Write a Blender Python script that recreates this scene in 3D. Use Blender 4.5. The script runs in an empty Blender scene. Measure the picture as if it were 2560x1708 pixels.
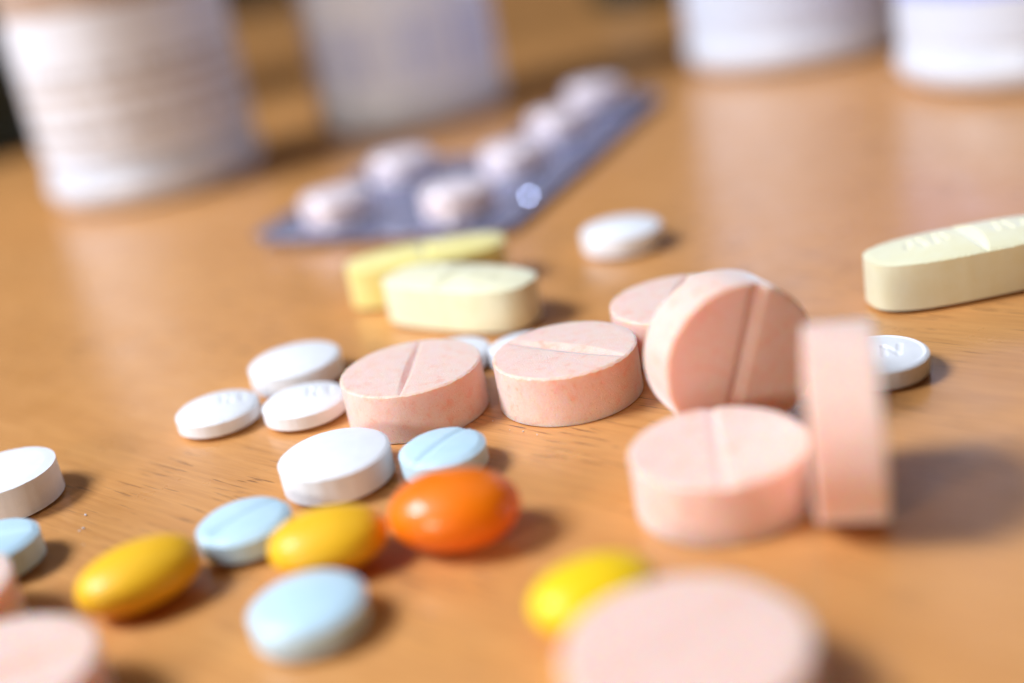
import bpy, math, random
import numpy as np
from mathutils import Matrix, Vector, noise as mnoise

S = 0.001                      # everything below is written in millimetres
R = math.radians
scene = bpy.context.scene
C = scene.collection
random.seed(7)

# ------------------------------------------------------------------ camera
PITCH, ROLL, DIST = R(21.0), R(10.4), 113.2
back = Vector((0, -math.cos(PITCH), math.sin(PITCH)))
up0 = Vector((0, math.sin(PITCH), math.cos(PITCH)))
cx = Vector((1, 0, 0)) * math.cos(ROLL) - up0 * math.sin(ROLL)
cy = up0 * math.cos(ROLL) + Vector((1, 0, 0)) * math.sin(ROLL)
cam_data = bpy.data.cameras.new('camera')
cam = bpy.data.objects.new('camera', cam_data)
C.objects.link(cam)
M3 = Matrix((cx, cy, back)).transposed()
cam.matrix_world = Matrix.Translation(back * DIST * S) @ M3.to_4x4()
cam_data.sensor_width = 36.0
cam_data.lens = 43.97
cam_data.clip_start = 0.002
cam_data.clip_end = 20.0
cam_data.dof.use_dof = True
cam_data.dof.focus_distance = 0.0965
cam_data.dof.aperture_fstop = 8.3
scene.camera = cam

# ------------------------------------------------------------------ world and lamps
world = bpy.data.worlds.new('World')
scene.world = world
world.use_nodes = True
bg = world.node_tree.nodes['Background']
bg.inputs[0].default_value = (0.80, 0.66, 0.56, 1)
bg.inputs[1].default_value = 0.025

def area(name, loc, target, size, power, col):
    d = bpy.data.lights.new(name, 'AREA')
    d.shape = 'RECTANGLE'
    d.size, d.size_y = size
    d.energy = power
    d.color = col
    o = bpy.data.objects.new(name, d)
    C.objects.link(o)
    o.location = loc
    o.rotation_euler = (Vector(target) - Vector(loc)).to_track_quat('-Z', 'Y').to_euler()
    return o
area('window_light', (-0.485, -0.03, 0.525), (0, 0, 0), (0.24, 0.24), 7.9, (0.87, 0.97, 1.13))
area('front_window_light', (-0.38, -0.455, 0.18), (0, 0, 0), (0.14, 0.11), 1.55, (1.0, 0.92, 0.84))
area('back_window_light', (0.48, 0.48, 0.18), (0, 0, 0), (0.06, 0.06), 0.45, (0.95, 0.97, 1.08))
area('overhead_fill', (0.05, 0.35, 0.85), (0, 0.05, 0), (0.9, 0.7), 0.7, (0.93, 0.97, 1.08))  # broad soft fill added overhead for ambience, no ceiling lamp stands there

vs = scene.view_settings
vs.view_transform = 'Standard'
vs.look = 'None'
vs.exposure = 0.0
vs.gamma = 1.0
scene.render.engine = 'CYCLES'
scene.cycles.use_denoising = True
scene.cycles.max_bounces = 6
scene.cycles.transparent_max_bounces = 16

# ------------------------------------------------------------------ materials
class NT:
    def __init__(self, name):
        self.m = bpy.data.materials.new(name)
        self.m.use_nodes = True
        self.t = self.m.node_tree
        self.b = self.t.nodes['Principled BSDF']
    def n(self, typ, **kw):
        x = self.t.nodes.new(typ)
        for k, v in kw.items():
            if k.startswith('i_'):
                x.inputs[int(k[2:])].default_value = v
            else:
                setattr(x, k, v)
        return x
    def l(self, a, b):
        self.t.links.new(a, b)
    def coords(self, scale=(1000, 1000, 1000), rot=(0, 0, 0)):
        tc = self.n('ShaderNodeTexCoord')
        mp = self.n('ShaderNodeMapping')
        mp.inputs['Rotation'].default_value = rot
        mp.inputs['Scale'].default_value = scale
        self.l(tc.outputs['Object'], mp.inputs['Vector'])
        return mp.outputs['Vector']
    def noise(self, vec, scale, detail=3.0, rough=0.5, dist=0.0):
        x = self.n('ShaderNodeTexNoise')
        x.inputs['Scale'].default_value = scale
        x.inputs['Detail'].default_value = detail
        x.inputs['Roughness'].default_value = rough
        x.inputs['Distortion'].default_value = dist
        self.l(vec, x.inputs['Vector'])
        return x.outputs['Fac']
    def ramp(self, fac, stops):
        r = self.n('ShaderNodeValToRGB')
        e = r.color_ramp.elements
        while len(e) < len(stops):
            e.new(0.5)
        for s, (p, c) in zip(e, stops):
            s.position = p
            s.color = (*c, 1) if len(c) == 3 else c
        self.l(fac, r.inputs['Fac'])
        return r.outputs['Color']
    def mix(self, fac, a, b, mode='MIX'):
        x = self.n('ShaderNodeMix', data_type='RGBA', blend_type=mode)
        for s, v in ((x.inputs[0], fac), (x.inputs[6], a), (x.inputs[7], b)):
            if hasattr(v, 'is_linked') or isinstance(v, bpy.types.NodeSocket):
                self.l(v, s)
            elif isinstance(v, (int, float)):
                s.default_value = v
            else:
                s.default_value = (*v, 1)
        return x.outputs[2]
    def bump(self, h, dist, strength=1.0):
        b = self.n('ShaderNodeBump')
        b.inputs['Distance'].default_value = dist
        b.inputs['Strength'].default_value = strength
        self.l(h, b.inputs['Height'])
        self.l(b.outputs['Normal'], self.b.inputs['Normal'])
    def set(self, **kw):
        for k, v in kw.items():
            k = k.replace('_', ' ')
            s = self.b.inputs[k]
            if isinstance(v, bpy.types.NodeSocket):
                self.l(v, s)
            elif isinstance(v, tuple) and len(v) == 3 and k != 'Subsurface Radius':
                s.default_value = (*v, 1)
            else:
                s.default_value = v

def mat_wood():
    g = NT('varnished_beech')
    v = g.coords((1000, 1000, 1000), (0, 0, R(42)))      # grain runs along local x
    def stretch(sx, sy):
        mp = g.n('ShaderNodeMapping')
        mp.inputs['Scale'].default_value = (sx, sy, 1)
        g.l(v, mp.inputs['Vector'])
        return mp.outputs['Vector']
    wide = g.noise(stretch(0.006, 0.05), 1.0, 3, 0.55, 0.6)
    mid = g.noise(stretch(0.02, 0.35), 1.0, 4, 0.6, 0.3)
    fine = g.noise(stretch(0.12, 2.6), 1.0, 4, 0.65)
    col = g.ramp(wide, [(0.30, (0.60, 0.258, 0.070)), (0.52, (0.68, 0.308, 0.095)), (0.72, (0.73, 0.355, 0.122))])
    col = g.mix(g.ramp(mid, [(0.35, (0.0,) * 3), (0.7, (1,) * 3)]), col, (0.74, 0.345, 0.108))
    c2 = g.mix(g.ramp(fine, [(0.30, (1,) * 3), (0.62, (0,) * 3)]), col, (0.50, 0.195, 0.048))
    x = g.n('ShaderNodeMix', data_type='RGBA')
    x.inputs[0].default_value = 0.62
    g.l(col, x.inputs[6]); g.l(c2, x.inputs[7])
    col = x.outputs[2]
    # short dark pores, crowded in some places and absent in others
    pores = g.noise(stretch(0.20, 3.4), 1.0, 2, 0.5, 0.15)
    where = g.noise(stretch(0.012, 0.06), 1.0, 2, 0.5)
    pf = g.ramp(pores, [(0.62, (0,) * 3), (0.68, (1,) * 3)])
    wf = g.ramp(where, [(0.36, (0.12,) * 3), (0.60, (1,) * 3)])
    pm = g.mix(1.0, pf, wf, 'MULTIPLY')
    col = g.mix(pm, col, (0.14, 0.05, 0.015))
    rough = g.ramp(g.noise(v, 0.25, 3), [(0.3, (0.26,) * 3), (0.7, (0.46,) * 3)])
    g.set(Base_Color=col, Roughness=rough, Specular_IOR_Level=0.4, Coat_Weight=0.5, Coat_Roughness=0.20)
    hx = g.mix(0.5, pm, g.ramp(fine, [(0.3, (0.6,) * 3), (0.7, (0,) * 3)]), 'ADD')
    inv = g.n('ShaderNodeInvert')
    g.l(hx, inv.inputs['Color'])
    g.bump(inv.outputs['Color'], 0.00004, 0.6)
    return g.m

def mat_pink():
    g = NT('pressed_pink_powder')
    v = g.coords()
    info = g.n('ShaderNodeObjectInfo')
    add = g.n('ShaderNodeVectorMath', operation='ADD')
    sc = g.n('ShaderNodeVectorMath', operation='SCALE')
    comb = g.n('ShaderNodeCombineXYZ')
    for k in range(3):
        g.l(info.outputs['Random'], comb.inputs[k])
    g.l(comb.outputs[0], sc.inputs[0]); sc.inputs['Scale'].default_value = 90.0
    g.l(v, add.inputs[0]); g.l(sc.outputs[0], add.inputs[1])
    v = add.outputs[0]
    blot = g.noise(v, 0.95, 4, 0.6)
    spec = g.noise(v, 3.2, 3, 0.6)
    col = g.ramp(blot, [(0.40, (0.91, 0.615, 0.51)), (0.57, (0.91, 0.575, 0.45)), (0.70, (0.90, 0.43, 0.29))])
    col = g.mix(g.ramp(spec, [(0.60, (0,) * 3), (0.74, (0.75,) * 3)]), col, (0.88, 0.43, 0.29))
    grit = g.noise(v, 9.0, 3, 0.7)
    pit = g.n('ShaderNodeTexVoronoi')
    pit.inputs['Scale'].default_value = 2.6
    g.l(v, pit.inputs['Vector'])
    pits = g.ramp(pit.outputs['Distance'], [(0.10, (0,) * 3), (0.26, (1,) * 3)])
    grain = g.noise(v, 6.0, 2, 0.6)
    col = g.mix(g.ramp(grain, [(0.35, (0.20,) * 3), (0.6, (0,) * 3)]), col, (0.93, 0.76, 0.69))
    g.set(Base_Color=col, Roughness=0.55, Specular_IOR_Level=0.45, Subsurface_Weight=0.75,
          Subsurface_Radius=(1.0, 0.30, 0.11), Subsurface_Scale=0.0018, Sheen_Weight=1.0, Sheen_Roughness=0.38)
    g.bump(g.mix(0.45, g.mix(0.5, grit, spec, 'ADD'), pits, 'ADD'), 0.00005, 0.9)
    return g.m

def mat_powder(name, c, c2, rough=0.5, sss=0.0, bump=0.4, coat=0.0, sheen=0.0):
    g = NT(name)
    v = g.coords()
    a = g.noise(v, 0.8, 3, 0.55)
    col = g.ramp(a, [(0.35, c), (0.7, c2)])
    g.set(Base_Color=col, Roughness=rough, Specular_IOR_Level=0.5, Subsurface_Weight=sss,
          Subsurface_Radius=(1.0, 0.8, 0.6), Subsurface_Scale=0.0008, Coat_Weight=coat, Coat_Roughness=0.3, Sheen_Weight=sheen, Sheen_Roughness=0.45)
    g.bump(g.noise(v, 7.0, 3, 0.65), 0.00003, bump)
    return g.m

def mat_gel(name, c, c2, rough, coat, glow=0.1):
    g = NT(name)
    v = g.coords()
    col = g.ramp(g.noise(v, 0.35, 2), [(0.3, c), (0.7, c2)])
    g.set(Base_Color=col, Roughness=rough, Specular_IOR_Level=0.32, Subsurface_Weight=0.0,
          Subsurface_Radius=(1.0, 0.6, 0.15), Subsurface_Scale=0.0010, Coat_Weight=coat, Coat_Roughness=0.05)
    g.bump(g.noise(v, 0.8, 2), 0.00006, 0.35)
    tl = g.n('ShaderNodeBsdfTranslucent')                # light glowing through the gel
    g.l(col, tl.inputs['Color'])
    mx = g.n('ShaderNodeMixShader')
    mx.inputs[0].default_value = glow
    g.l(g.b.outputs[0], mx.inputs[1]); g.l(tl.outputs[0], mx.inputs[2])
    out = [n for n in g.t.nodes if n.type == 'OUTPUT_MATERIAL'][0]
    g.l(mx.outputs[0], out.inputs['Surface'])
    return g.m

def mat_plastic(name, c, rough=0.35, sss=0.0):
    g = NT(name)
    v = g.coords()
    col = g.mix(g.ramp(g.noise(v, 0.06, 3), [(0.35, (0,) * 3), (0.7, (0.25,) * 3)]), c, tuple(x * 0.9 for x in c))
    g.set(Base_Color=col, Roughness=rough, Subsurface_Weight=sss, Subsurface_Radius=(1, 1, 1), Subsurface_Scale=0.001)
    g.bump(g.noise(v, 0.4, 3), 0.00008, 0.3)
    return g.m

def mat_label(name, paper, bands, rough=0.4):
    """Printed paper: bands = (z0, z1, colour, cover) in mm up the bottle; cover < 1 breaks it into words."""
    g = NT(name)
    v = g.coords()
    sep = g.n('ShaderNodeSeparateXYZ')
    g.l(v, sep.inputs[0])
    col = g.mix(0.0, paper, paper)
    ang = g.n('ShaderNodeMath', operation='ARCTAN2')
    g.l(sep.outputs[1], ang.inputs[0]); g.l(sep.outputs[0], ang.inputs[1])
    for z0, z1, c, cover in bands:
        a = g.n('ShaderNodeMath', operation='GREATER_THAN', i_1=z0)
        b = g.n('ShaderNodeMath', operation='LESS_THAN', i_1=z1)
        m = g.n('ShaderNodeMath', operation='MULTIPLY')
        g.l(sep.outputs[2], a.inputs[0]); g.l(sep.outputs[2], b.inputs[0])
        g.l(a.outputs[0], m.inputs[0]); g.l(b.outputs[0], m.inputs[1])
        f = m.outputs[0]
        if cover < 1:
            cb = g.n('ShaderNodeCombineXYZ')
            sc = g.n('ShaderNodeMath', operation='MULTIPLY', i_1=16.0)
            g.l(ang.outputs[0], sc.inputs[0]); g.l(sc.outputs[0], cb.inputs[0])
            cb.inputs[1].default_value = z0 * 3.1
            w = g.ramp(g.noise(cb.outputs[0], 1.0, 1), [(0.62 - 0.3 * cover, (0,) * 3), (0.66 - 0.3 * cover, (1,) * 3)])
            mm = g.n('ShaderNodeMath', operation='MULTIPLY')
            g.l(f, mm.inputs[0]); g.l(w, mm.inputs[1])
            f = mm.outputs[0]
        col = g.mix(f, col, c)
    g.set(Base_Color=col, Roughness=rough, Specular_IOR_Level=0.5)
    g.bump(g.noise(v, 0.5, 2), 0.00005, 0.2)
    return g.m

def mat_foil(crinkle=0.7, rough=0.26):
    g = NT('blue_grey_blister_foil')
    v = g.coords()
    col = g.ramp(g.noise(v, 0.15, 3), [(0.3, (0.42, 0.45, 0.66)), (0.7, (0.56, 0.59, 0.79))])
    g.set(Base_Color=col, Metallic=0.8, Roughness=rough)
    w = g.n('ShaderNodeTexVoronoi')
    w.inputs['Scale'].default_value = 0.9
    g.l(v, w.inputs['Vector'])
    g.bump(g.mix(0.5, w.outputs['Distance'], g.noise(v, 0.22, 3), 'ADD'), 0.0009, crinkle)
    return g.m

def mat_clear():
    g = NT('clear_blister_plastic')
    tr = g.n('ShaderNodeBsdfTransparent')
    tr.inputs[0].default_value = (0.95, 0.95, 0.98, 1)
    gl = g.n('ShaderNodeBsdfGlossy')
    gl.inputs['Roughness'].default_value = 0.08
    lw = g.n('ShaderNodeLayerWeight')
    lw.inputs['Blend'].default_value = 0.5
    pw = g.n('ShaderNodeMath', operation='POWER', i_1=4.0)
    g.l(lw.outputs['Facing'], pw.inputs[0])
    fr = g.n('ShaderNodeMath', operation='MULTIPLY_ADD', i_1=0.35, i_2=0.06)
    g.l(pw.outputs[0], fr.inputs[0])
    v = g.coords()
    bp = g.n('ShaderNodeBump')
    bp.inputs['Distance'].default_value = 0.0003
    bp.inputs['Strength'].default_value = 0.4
    g.l(g.noise(v, 0.4, 2), bp.inputs['Height'])
    g.l(bp.outputs[0], gl.inputs['Normal'])
    mx = g.n('ShaderNodeMixShader')
    g.l(fr.outputs[0], mx.inputs[0]); g.l(tr.outputs[0], mx.inputs[1]); g.l(gl.outputs[0], mx.inputs[2])
    out = [n for n in g.t.nodes if n.type == 'OUTPUT_MATERIAL'][0]
    g.l(mx.outputs[0], out.inputs['Surface'])
    return g.m

WOOD = mat_wood()
PINK = mat_pink()
WHITE = mat_powder('white_tablet_powder', (0.86, 0.86, 0.87), (0.81, 0.81, 0.82))
BLUE = mat_powder('pale_blue_film_coat', (0.57, 0.76, 0.85), (0.52, 0.72, 0.82), rough=0.42, coat=0.15, bump=0.25)
CREAM = mat_powder('cream_yellow_film_coat', (0.88, 0.83, 0.56), (0.86, 0.79, 0.49), rough=0.45, bump=0.5, sheen=0.6)
LEMON = mat_powder('lemon_film_coat', (0.88, 0.76, 0.28), (0.84, 0.70, 0.20), rough=0.45, bump=0.5, sheen=0.5)
AMBER = mat_gel('amber_gelatin', (1.0, 0.56, 0.024), (1.0, 0.525, 0.018), 0.42, 0.05)
YELLOW = mat_gel('bright_yellow_gelatin', (1.0, 0.67, 0.010), (1.0, 0.64, 0.008), 0.42, 0.05)
ORANGE = mat_gel('orange_gelatin', (1.0, 0.215, 0.001), (0.98, 0.185, 0.001), 0.42, 0.38)
BOTTLE = mat_plastic('white_bottle_plastic', (0.68, 0.71, 0.77))
DARK = mat_plastic('dark_green_plastic', (0.012, 0.022, 0.014), 0.4, 0.0)
FOIL = mat_foil()
CLEAR = mat_clear()
GLINT_FOIL = mat_foil(0.0, 0.12)  # smooth foil for the added glint facet
SEALED = mat_powder('pale_pink_sealed_tablet', (0.90, 0.78, 0.75), (0.88, 0.73, 0.69))

# ------------------------------------------------------------------ mesh helpers
def mesh_obj(name, verts, faces, mat, parent=None, loc=None, smooth=True, sharp=40):
    me = bpy.data.meshes.new(name)
    me.from_pydata([tuple(float(c) * S for c in v) for v in verts], [], faces)
    me.materials.append(mat)
    if smooth:
        me.polygons.foreach_set('use_smooth', [True] * len(me.polygons))
        if sharp:
            me.set_sharp_from_angle(angle=R(sharp))
    me.update()
    o = bpy.data.objects.new(name, me)
    C.objects.link(o)
    if parent:
        o.parent = parent
    if loc:
        o.location = Vector(loc) * S
    return o

def tag(o, label, cat, group=None, kind=None):
    o['label'] = label
    if cat:
        o['category'] = cat
    if group:
        o['group'] = group
    if kind:
        o['kind'] = kind
    return o

def seg_dist(x, y, s):
    x0, y0, x1, y1 = s
    dx, dy = x1 - x0, y1 - y0
    t = np.clip(((x - x0) * dx + (y - y0) * dy) / (dx * dx + dy * dy + 1e-9), 0, 1)
    return np.hypot(x - x0 - t * dx, y - y0 - t * dy)

def tablet_mesh(name, mat, lx, ly, side, dome=0.0, power=2.0, chamfer=0.25, chamfer_h=0.12, score=None,
                strokes=(), stroke_w=0.17, stroke_d=0.16, rim=0.0, wobble=0.03, edge=0.02, rings=46, seg=168, bottom_dome=None, seed=0):
    """A pressed tablet standing on z = 0, its outline a superellipse; the top face carries the score and the stamped strokes."""
    t = np.linspace(0, 2 * math.pi, seg, endpoint=False)
    ct, st = np.cos(t), np.sin(t)
    rad = (np.abs(ct / (lx / 2)) ** power + np.abs(st / (ly / 2)) ** power) ** (-1 / power)
    wob = np.array([mnoise.noise(Vector((math.cos(a) * 6 + seed * 3.7, math.sin(a) * 6, seed))) +
                    0.6 * mnoise.noise(Vector((math.cos(a) * 21 + seed, math.sin(a) * 21, seed * 2.1))) for a in t]) * wobble
    rad = rad + wob
    bd = dome if bottom_dome is None else bottom_dome
    V, Fc = [], []
    zb = bd + side
    def top_z(f, x, y):
        z = zb + dome * (1 - f ** 2.0) + 0 * x
        if rim:
            z = z - rim * np.clip((0.93 - f) / 0.06, 0, 1)
        if score:
            ang, w, d, lens = score
            u = x * math.cos(ang) + y * math.sin(ang)
            q = -x * math.sin(ang) + y * math.cos(ang)
            k = np.clip(1 - (u / (min(lx, ly) / 2 if lens else 1e3)) ** 2, 0, 1) ** 0.6 if lens else 1.0
            ww = w * (k if lens else 1.0) + 1e-6
            z = z - d * k * np.clip(1 - np.abs(q) / ww, 0, 1)
        for s in strokes:
            dd = seg_dist(x, y, s)
            z = z - stroke_d * np.clip(1 - (dd / stroke_w) ** 2, 0, 1)
        return z
    # top rings from the centre outwards
    rows = []
    inner = 1 - chamfer / (min(lx, ly) / 2)
    fs = list(np.linspace(0, inner, rings))[1:]
    V.append((0, 0, float(top_z(np.array(0.0), np.array(0.0), np.array(0.0)))))
    for f in fs:
        x, y = ct * rad * f, st * rad * f
        z = top_z(f, x, y)
        rows.append(len(V))
        V += list(zip(x, y, z))
    x, y = ct * rad, st * rad
    chip = np.array([mnoise.noise(Vector((math.cos(a) * 19 + seed, math.sin(a) * 19, seed * 1.3))) +
                     0.8 * mnoise.noise(Vector((math.cos(a) * 47, math.sin(a) * 47 + seed, seed * 0.7))) for a in t])
    ze = np.minimum(top_z(1.0, x, y), zb) - chamfer_h - edge * np.clip(chip + 0.15, -0.25, 1.0)
    for zz, k in ((ze + chamfer_h * 0.28, 0.35), (ze, 0.0)):
        rows.append(len(V))
        f = 1 - k * chamfer / (min(lx, ly) / 2)
        V += list(zip(x * f, y * f, zz))
    nside = 6
    for i in range(1, nside + 1):
        a = i / nside
        rows.append(len(V))
        zz = ze * (1 - a) + (bd + chamfer_h) * a
        V += list(zip(x, y, zz))
    for f in (inner, 0.7, 0.35):
        rows.append(len(V))
        zz = np.full(seg, bd * f ** 2.0) + 0.0
        V += list(zip(x * f, y * f, zz))
    for j in range(seg):
        Fc.append((0, rows[0] + j, rows[0] + (j + 1) % seg))
    for a, b in zip(rows[:-1], rows[1:]):
        for j in range(seg):
            k = (j + 1) % seg
            Fc.append((a + j, b + j, b + k, a + k))
    V.append((0, 0, 0))
    last = len(V) - 1
    for j in range(seg):
        Fc.append((rows[-1] + j, last, rows[-1] + (j + 1) % seg))
    return mesh_obj(name, V, Fc, mat, sharp=38)

def place(o, x, y, z=0.0, yaw=0.0):
    o.location = Vector((x, y, z)) * S
    o.rotation_euler = (0, 0, R(yaw))
    return o

def gel_mesh(name, mat, a, b, h, seed=0):
    """A soft capsule: a lemon-like ellipsoid with a faint moulding seam round its girth."""
    V, Fc = [], []
    nu, nv = 56, 40
    for i in range(nv + 1):
        p = -math.pi / 2 + math.pi * i / nv
        for j in range(nu):
            t = 2 * math.pi * j / nu
            # long axis = local x; p runs along it
            cxr = math.copysign(abs(math.sin(p)) ** 0.94, math.sin(p))
            cr = math.cos(p) ** 0.92 if 0 < i < nv else 0.0
            seam = 1 + 0.012 * math.exp(-((math.sin(t)) / 0.06) ** 2)
            w = 1 + 0.012 * mnoise.noise(Vector((p * 1.6 + seed, math.cos(t), math.sin(t))))
            V.append((a * cxr * w, b * cr * math.cos(t) * seam * w, h + h * cr * math.sin(t) * w))
    for i in range(nv):
        for j in range(nu):
            k = (j + 1) % nu
            Fc.append((i * nu + j, i * nu + k, (i + 1) * nu + k, (i + 1) * nu + j))
    return mesh_obj(name, V, Fc, mat, sharp=None)

def lathe(name, prof, mat, parent=None, seg=72, closed=False):
    V, Fc = [], []
    for r, z in prof:
        for j in range(seg):
            t = 2 * math.pi * j / seg
            V.append((r * math.cos(t), r * math.sin(t), z))
    n = len(prof)
    rng = range(n) if closed else range(n - 1)
    for i in rng:
        i2 = (i + 1) % n
        for j in range(seg):
            k = (j + 1) % seg
            Fc.append((i * seg + j, i * seg + k, i2 * seg + k, i2 * seg + j))
    return mesh_obj(name, V, Fc, mat, parent)

# ------------------------------------------------------------------ the table
def build_table():
    x0, x1, y0, y1, th, r = -520, 520, -200, 430, 24, 3.0
    V, Fc = [], []
    loops = []
    for inset, z in ((r, 0.0), (r * 0.3, -r * 0.3), (0, -r), (0, -th + r), (r * 0.3, -th + r * 0.3), (r, -th)):
        loops.append(len(V))
        V += [(x0 + inset, y0 + inset, z), (x1 - inset, y0 + inset, z), (x1 - inset, y1 - inset, z), (x0 + inset, y1 - inset, z)]
    Fc.append(tuple(loops[0] + i for i in range(4)))
    for a, b in zip(loops[:-1], loops[1:]):
        for i in range(4):
            k = (i + 1) % 4
            Fc.append((a + i, b + i, b + k, a + k))
    Fc.append(tuple(loops[-1] + i for i in (3, 2, 1, 0)))
    o = mesh_obj('table_top', V, Fc, WOOD, smooth=False)
    tag(o, 'varnished honey brown wooden table top under all the pills', None, kind='structure')
build_table()

# ------------------------------------------------------------------ bottles
def bottle(name, x, y, rad, label_mat, lab, label, yaw=0.0, body_mat=None, height=74, foot=4.0):
    body_mat = body_mat or BOTTLE
    root = bpy.data.objects.new(name, None)
    C.objects.link(root)
    root.location = Vector((x, y, 0)) * S
    root.rotation_euler = (0, 0, R(yaw))
    f = foot
    prof = [(0.01, 1.2), (rad * 0.55, 1.2), (rad - f * 0.9, 0.0), (rad - f * 0.45, 0.25), (rad - f * 0.12, 1.2), (rad, f * 0.75),
            (rad, f), (rad - 0.5, f + 0.8), (rad - 0.5, f + 3.0), (rad - 1.1, f + 3.5), (rad - 1.1, f + 4.2), (rad - 0.5, f + 4.7), (rad - 0.5, height - 8), (rad - 1.2, height - 4.5), (rad - 4.5, height - 1.2), (rad * 0.74, height),
            (rad * 0.72, height + 3), (rad * 0.70, height + 12), (0.01, height + 12)]
    lathe('body', prof, body_mat, root)
    if label_mat:
        z0, z1 = lab
        ro, ri = rad - 0.28, rad - 0.45
        lathe('label', [(ri, z0), (ro, z0), (ro, z1), (ri, z1)], label_mat, root, closed=True)
    cr = rad * 0.84
    cap = lathe('cap', [(cr, height + 3.4), (cr + 0.3, height + 4.2), (cr + 0.3, height + 19), (cr - 0.8, height + 20.5), (0.01, height + 20.5)], body_mat, root)
    V, Fc = [], []
    for j in range(60):
        a = 2 * math.pi * j / 60
        d, s = Vector((math.cos(a), math.sin(a))), Vector((-math.sin(a), math.cos(a)))
        b0 = len(V)
        for zz in (height + 5, height + 18.5):
            for q, rr in ((-0.5, cr + 0.2), (0, cr + 0.9), (0.5, cr + 0.2)):
                p = d * rr + s * q
                V.append((p.x, p.y, zz))
        Fc += [(b0, b0 + 1, b0 + 4, b0 + 3), (b0 + 1, b0 + 2, b0 + 5, b0 + 4)]
    mesh_obj('cap_ribs', V, Fc, body_mat, cap, smooth=False)
    tag(root, label, 'bottle', 'bottles standing at the back of the table')
    return root

TAN = (0.58, 0.52, 0.48)
GREY = (0.50, 0.46, 0.44)
LAB_A = mat_label('label_with_brown_print', (0.78, 0.80, 0.85),
                  [(11.5, 13.4, GREY, 0.8), (14.6, 16.2, TAN, 0.7), (17.4, 19.4, TAN, 0.85), (20.4, 22.0, GREY, 0.6), (30.0, 38.0, (0.45, 0.32, 0.24), 0.95)])
LAB_B = mat_label('label_with_lilac_print', (0.80, 0.84, 0.94),
                  [(9.0, 18.5, (0.58, 0.63, 0.86), 0.5), (26.0, 39.0, (0.50, 0.56, 0.85), 1.0)])
LAB_C = mat_label('plain_white_label', (0.62, 0.65, 0.73), [(30.0, 44.0, (0.42, 0.46, 0.78), 1.0)])
LAB_D = mat_label('label_with_blue_print', (0.66, 0.69, 0.76), [(13.0, 40.0, (0.34, 0.38, 0.78), 1.0)])
bottle('pill_bottle', -52.3, 101.0, 17.4, LAB_A, (9.2, 38.5), 'large white bottle with brown printed label, leftmost of the white bottles', yaw=20, height=46)
bottle('pill_bottle', -9.8, 122.0, 17.0, LAB_B, (6.0, 39.0), 'white bottle with lilac print standing behind the blister pack', yaw=200, height=48)
bottle('pill_bottle', 57.3, 113.4, 18.2, LAB_C, (7.0, 62.0), 'plain white bottle right of the blister pack, beside the rightmost bottle')
bottle('pill_bottle', 80.1, 70.7, 18.2, LAB_D, (7.0, 62.0), 'white bottle with blue print cut off by the right edge, nearest of the bottles')
bottle('pill_bottle', -112.0, 170.0, 22.0, None, None, 'blackish green bottle half hidden behind the large white bottle at far left', body_mat=DARK, height=80)
bottle('pill_bottle', 51.0, 226.0, 15.0, None, None, 'dark green bottle at the top edge, farthest back, left of the plain white bottle', body_mat=DARK, height=70)

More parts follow.
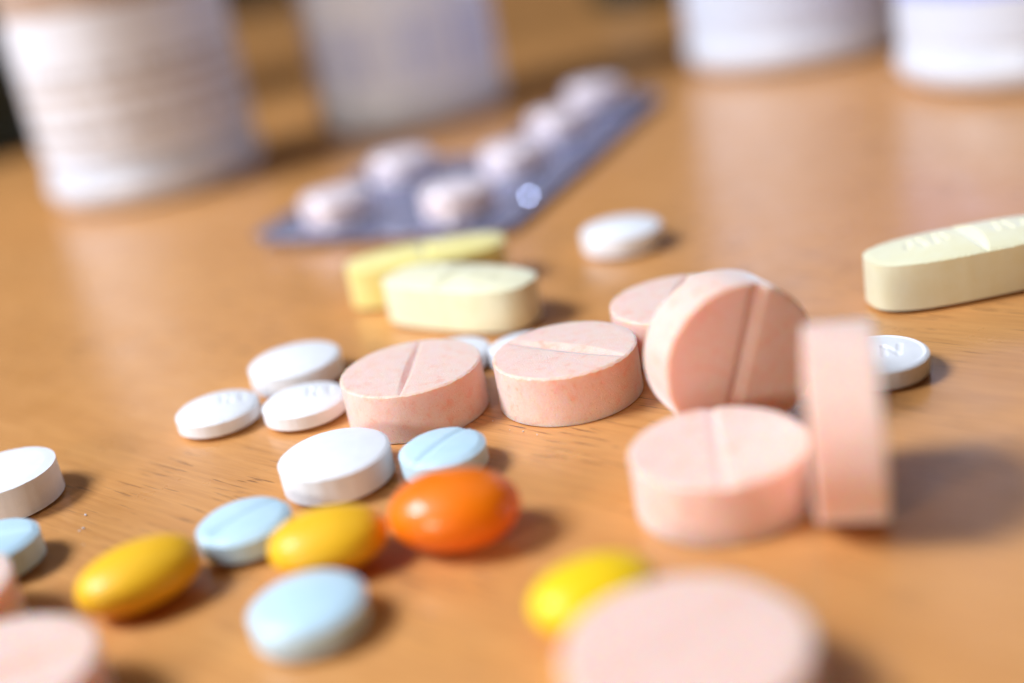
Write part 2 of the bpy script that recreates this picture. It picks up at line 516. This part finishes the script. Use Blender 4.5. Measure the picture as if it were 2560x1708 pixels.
# ------------------------------------------------------------------ blister pack
def build_blister():
    root = bpy.data.objects.new('blister_pack', None)
    C.objects.link(root)
    root.location = Vector((-3.4, 42.6, 0)) * S
    root.rotation_euler = (0, 0, math.atan2(0.903, 0.43))
    # outline in local u (long side) and v (short side): a 2 x 4 pack with its two far left cells cut away
    pts = [(-7, -9), (62, -9), (62, 9), (30, 9), (30, 27), (-7, 27)]
    rr = [4, 4, 3, 1.5, 3, 4]
    out = []
    n = len(pts)
    for i in range(n):
        p, a, b = Vector(pts[i]), Vector(pts[i - 1]), Vector(pts[(i + 1) % n])
        d1, d2 = (a - p).normalized(), (b - p).normalized()
        for k in range(7):
            s = k / 6
            q = p + d1 * rr[i] * (1 - s) ** 2 + d2 * rr[i] * s ** 2
            out.append((q.x, q.y))
    def lift(u, v):
        return 0.5 + 0.00045 * (u - 20) ** 2 + 0.0016 * max(0.0, v - 8) ** 2
    V = [(u, v, lift(u, v)) for u, v in out] + [(u, v, lift(u, v) + 0.35) for u, v in out]
    m = len(out)
    Fc = [tuple(range(m))[::-1], tuple(range(m, 2 * m))] + [(i, (i + 1) % m, m + (i + 1) % m, m + i) for i in range(m)]
    mesh_obj('foil_card', V, Fc, FOIL, root, smooth=False)
    # embossed rim line of the plastic sheet
    prof = [(5.4, 0.0), (5.15, 0.5), (4.95, 1.6), (4.75, 3.0), (4.3, 3.9), (3.5, 4.45), (2.2, 4.75), (0.9, 4.85), (0.01, 4.87)]
    tab = tablet_mesh('sealed_tablet', SEALED, 9.0, 9.0, 3.0, dome=0.6, rings=16, seg=72)
    first = True
    dome0 = None
    for u, v in ((0, 0), (0, 17), (18.8, 0), (18.8, 17), (37, 0), (54, 0)):
        if dome0 is None:
            d = dome0 = lathe('dome', prof, CLEAR, root, seg=56)
            tb = tab
        else:
            d = dome0.copy(); C.objects.link(d); d.parent = root
            tb = tab.copy(); C.objects.link(tb)
        d.location = Vector((u, v, lift(u, v) + 0.37)) * S
        tb.parent = d
        tb.location = Vector((0, 0, 0.05)) * S
    # small foil facet added at the front corner, angled to glint at the camera
    rot = Matrix.Rotation(-math.atan2(0.903, 0.43), 3, 'Z')
    wp = Vector((5.26, 44.82, 1.4))
    hn = rot @ ((back * DIST - wp).normalized() + (Vector((-485, -30, 525)) - wp).normalized()).normalized()
    e1 = hn.cross(Vector((0, 0, 1))).normalized()
    e2 = hn.cross(e1).normalized()
    c0 = Vector((5.73, -6.87, lift(5.73, -6.87) + 0.75))
    top = [c0 + e1 * a * 0.22 + e2 * b * 0.18 for a, b in ((-1, -1), (1, -1), (1, 1), (-1, 1))]
    base = [Vector((c0.x + (q.x - c0.x) * 1.5, c0.y + (q.y - c0.y) * 1.5, lift(c0.x, c0.y) + 0.30)) for q in top]
    mesh_obj('glint_facet', top + base, [(0, 1, 2, 3), (7, 6, 5, 4)] + [(i, 4 + i, 4 + (i + 1) % 4, (i + 1) % 4) for i in range(4)], GLINT_FOIL, root, smooth=False)
    tag(root, 'blue grey foil blister pack with six clear domes of pale tablets', 'blister pack')
build_blister()

# ------------------------------------------------------------------ pink scored tablets
GP = 'pink tablets scattered on the table'
def pink(x, y, yaw, label, d=11.5, seed=1, upright=None, z=0.0, depth=0.75, w=0.85, lens=True, side=4.1):
    o = tablet_mesh('pink_tablet', PINK, d, d, side, dome=0.06, chamfer=0.16, chamfer_h=0.10, score=(0.0, w, depth, lens),
                    wobble=0.008, edge=0.085, rings=64, seg=220, bottom_dome=0.0, seed=seed)
    place(o, x, y, z, yaw)
    if upright is not None:
        nrm, spin = upright                      # face direction of the scored side, score spin on the face
        nrm = Vector(nrm).normalized()
        q = nrm.to_track_quat('Z', 'Y')
        mw = Matrix.Translation(Vector((x, y, z)) * S) @ q.to_matrix().to_4x4() @ Matrix.Rotation(R(spin), 4, 'Z') @ \
            Matrix.Translation(Vector((0, 0, -side / 2 * S)))
        o.matrix_world = mw
    tag(o, label, 'tablet', GP)
    return o
pink(-8.43, -12.03, 82, 'sharp pink tablet left of centre with narrow score line, touching a small white pill', seed=1, w=0.42, depth=0.34)
pink(3.92, -14.21, -40, 'sharp pink tablet at the centre with crescent score across its top', seed=2, w=0.85, depth=0.30)
pink(14.3, -7.6, 70, 'pink tablet lying flat behind the tilted upright one', seed=3)
pink(14.85, -24.9, 0, 'pink tablet standing on edge, its shaded scored face turned to the viewer', seed=4,
     d=11.3, upright=((0.224, -0.974, 0.0), 70), z=5.68, w=0.75, depth=0.45, lens=False)
pink(11.55, -35.05, 82, 'blurred pink tablet lying flat in front of the upright pair, scored down the middle', d=11.3, seed=5, w=0.5, depth=0.22, lens=False)
pink(18.75, -38.75, 0, 'pink tablet standing edge on like a post, rightmost of the pink tablets', d=12.0, seed=6,
     upright=((-0.964, 0.267, 0.0), 30), z=6.0)
pink(5.6, -54.9, 30, 'large blurred pink tablet cut off by the bottom edge, nearest to the camera', d=12.2, seed=7, lens=False, w=0.9, depth=0.16)
pink(-31.5, -46.4, 20, 'blurred pink tablet in the bottom left corner of the picture', d=11.8, seed=8)
pink(-39.5, -35.7, 60, 'sliver of a pink tablet at the left edge below the cut off blue pill', d=11.3, seed=9)

# ------------------------------------------------------------------ white pills
GW = 'white pills scattered on the table'
def white(x, y, d, side, dome, label, yaw=0, strokes=(), rim=0.0, seed=1, chamfer=0.22, wob=0.02):
    o = tablet_mesh('white_pill', WHITE, d, d, side, dome=dome, chamfer=chamfer, chamfer_h=0.1, strokes=strokes, rim=rim,
                    stroke_w=0.28, stroke_d=0.06, wobble=wob, bottom_dome=min(dome, 0.35), seed=seed, rings=56, seg=180)
    place(o, x, y, 0, yaw)
    tag(o, label, 'pill', GW)
    return o
STAMP = [(-2.15, -0.75, -2.15, 0.55), (-2.15, 0.55, -1.75, -0.1), (-1.75, -0.1, -1.35, 0.55), (-1.35, 0.55, -1.35, -0.75),
         (0.55, -0.75, 0.55, 0.65), (0.55, 0.65, 1.25, -0.75), (1.25, -0.75, 1.25, 0.65), (1.85, 0.45, 2.25, 0.65), (2.25, 0.65, 2.25, -0.6)]
white(-19.5, -0.3, 8.3, 1.9, 0.55, 'smooth white pill behind the two small stamped white pills', seed=11)
white(-25.65, -6.86, 7.1, 1.25, 0.62, 'small stamped white pill, left one of the side by side pair', yaw=8, strokes=STAMP, seed=12)
white(-17.98, -8.64, 7.1, 1.25, 0.62, 'small stamped white pill wedged against the left pink tablet', yaw=4, strokes=STAMP, seed=13)
white(-14.3, -22.3, 8.3, 2.2, 0.45, 'thick smooth white tablet in front of the left pink tablet, behind a yellow softgel', seed=14)
white(-41.3, -15.2, 8.5, 2.8, 0.12, 'thick white tablet with sloping top edge, cut off at the left', seed=15, chamfer=0.75)
white(13.5, 21.2, 8.5, 2.0, 0.6, 'blurred white pill lying alone between blister pack and pink tablets', seed=16)
white(26.8, -20.7, 7.1, 1.5, 0.25, 'white stamped pill with raised rim right of the edge on pink tablet', yaw=-6, seed=17, rim=0.09,
      strokes=[(0.2, -0.9, 0.5, 0.9), (0.5, 0.9, 1.2, -0.9), (1.2, -0.9, 1.7, 0.9), (-0.9, -0.9, -0.6, 0.9)])
white(0.95, -5.45, 6.2, 1.4, 0.25, 'white pill peeking out between the two sharp pink tablets', seed=18)
white(-5.05, -3.5, 6.2, 1.3, 0.25, 'sliver of white pill behind the left pink tablet, below the cream caplet', seed=19)

# ------------------------------------------------------------------ blue pills
GB = 'pale blue pills scattered on the table'
def blue(x, y, d, side, dome, yaw, label, score=True, seed=1):
    o = tablet_mesh('blue_pill', BLUE, d, d, side, dome=dome, chamfer=0.45, chamfer_h=0.22, wobble=0.015,
                    score=(0.0, 0.45, 0.17, False) if score else None, bottom_dome=min(dome, 0.3), seed=seed, rings=48, seg=160)
    place(o, x, y, 0, yaw)
    tag(o, label, 'pill', GB)
blue(-6.37, -23.5, 6.4, 1.8, 0.3, 50, 'pale blue scored pill behind the orange softgel', seed=21)
blue(-20.2, -29.3, 6.5, 1.8, 0.35, 42, 'pale blue scored pill between the two amber softgels', seed=22)
blue(-38.5, -26.1, 6.4, 2.2, 0.25, 5, 'pale blue scored pill cut off by the left edge under the white tablet', seed=23)
blue(-14.7, -41.4, 7.0, 1.9, 0.5, 0, 'unscored blurred pale blue pill at the bottom, nearest of the blue pills', score=False, seed=24)

# ------------------------------------------------------------------ yellow caplets
GY = 'yellow oblong caplets on the table'
def caplet(x, y, yaw, label, mat, seed, L=16.6, W=7.2):
    h = L / 2
    st = []
    for k, u in enumerate((-0.62, -0.47, -0.36, -0.25, 0.24, 0.38, 0.50, 0.62)):
        a = 0.9 if k % 3 else 0.6
        st.append((u * h, -a, u * h + (0.0 if k % 2 else 0.45), a))
    o = tablet_mesh('yellow_caplet', mat, L, W, 4.1, dome=0.75, power=3.0, chamfer=0.2, chamfer_h=0.08, score=(math.pi / 2, 0.8, 0.42, True),
                    strokes=st, stroke_w=0.32, stroke_d=0.16, wobble=0.008, edge=0.07, bottom_dome=0.3, seed=seed, rings=64, seg=300)
    place(o, x, y, 0, yaw)
    tag(o, label, 'caplet', GY)
caplet(-7.15, 18.6, 2, 'lemon yellow caplet farthest back, in front of the blister pack', LEMON, 31)
caplet(-4.05, 8.05, -38, 'blurred cream yellow caplet seen end on behind the pink tablets', CREAM, 32)
caplet(39.2, -7.1, 3, 'cream yellow caplet cut off by the right edge, sharp stamped top', CREAM, 33, L=17.6)

# ------------------------------------------------------------------ softgels
GS = 'soft gelatin capsules on the table'
def gel(x, y, yaw, a, b, h, mat, label, seed):
    o = gel_mesh('softgel_capsule', mat, a, b, h, seed)
    place(o, x, y, 0, yaw)
    tag(o, label, 'capsule', GS)
gel(-26.3, -34.2, 30, 4.1, 3.05, 1.95, AMBER, 'amber yellow softgel capsule, leftmost of the softgels', 41)
gel(-13.95, -34.2, 4, 3.9, 2.95, 1.95, AMBER, 'amber yellow softgel capsule touching the orange one', 42)
gel(2.0, -45.9, 16, 3.8, 2.8, 1.9, YELLOW, 'bright yellow blurred softgel capsule behind the nearest pink tablet', 43)
gel(-5.6, -34.1, -12, 4.3, 3.4, 2.45, ORANGE, 'glossy orange softgel capsule', 44)

# ------------------------------------------------------------------ crumbs of pill dust
def crumb(x, y, s, label, seed):
    random.seed(seed)
    V, Fc = [], []
    nu, nv = 7, 5
    for i in range(nv + 1):
        p = -math.pi / 2 + math.pi * i / nv
        for j in range(nu):
            t = 2 * math.pi * j / nu
            k = s * random.uniform(0.65, 1.15)
            V.append((k * math.cos(p) * math.cos(t) * 1.5, k * math.cos(p) * math.sin(t), s * 0.8 + s * 0.8 * math.sin(p)))
    for i in range(nv):
        for j in range(nu):
            k = (j + 1) % nu
            Fc.append((i * nu + j, i * nu + k, (i + 1) * nu + k, (i + 1) * nu + j))
    o = mesh_obj('pill_crumb', V, Fc, WHITE, smooth=False)
    place(o, x, y, 0, random.uniform(0, 180))
    tag(o, label, 'crumb', 'crumbs of pill dust on the wood')
L1 = 'tiny white crumb on the wood right of the cut off white tablet'
for x, y, s in ((-34.1, -19.9, 0.09), (-33.7, -22.1, 0.09), (-33.9, -22.4, 0.06), (-33.0, -24.7, 0.05)):
    crumb(x, y, s, L1, int(s * 1000) + int(y * 10))
L2 = 'tiny pale crumb on the wood before the central pink tablet'
for x, y, s in ((-2.6, -16.4, 0.05), (-0.4, -19.3, 0.06), (0.6, -20.3, 0.05), (-1.4, -18.6, 0.04)):
    crumb(x, y, s, L2, int(s * 1000) + int(-y * 17))
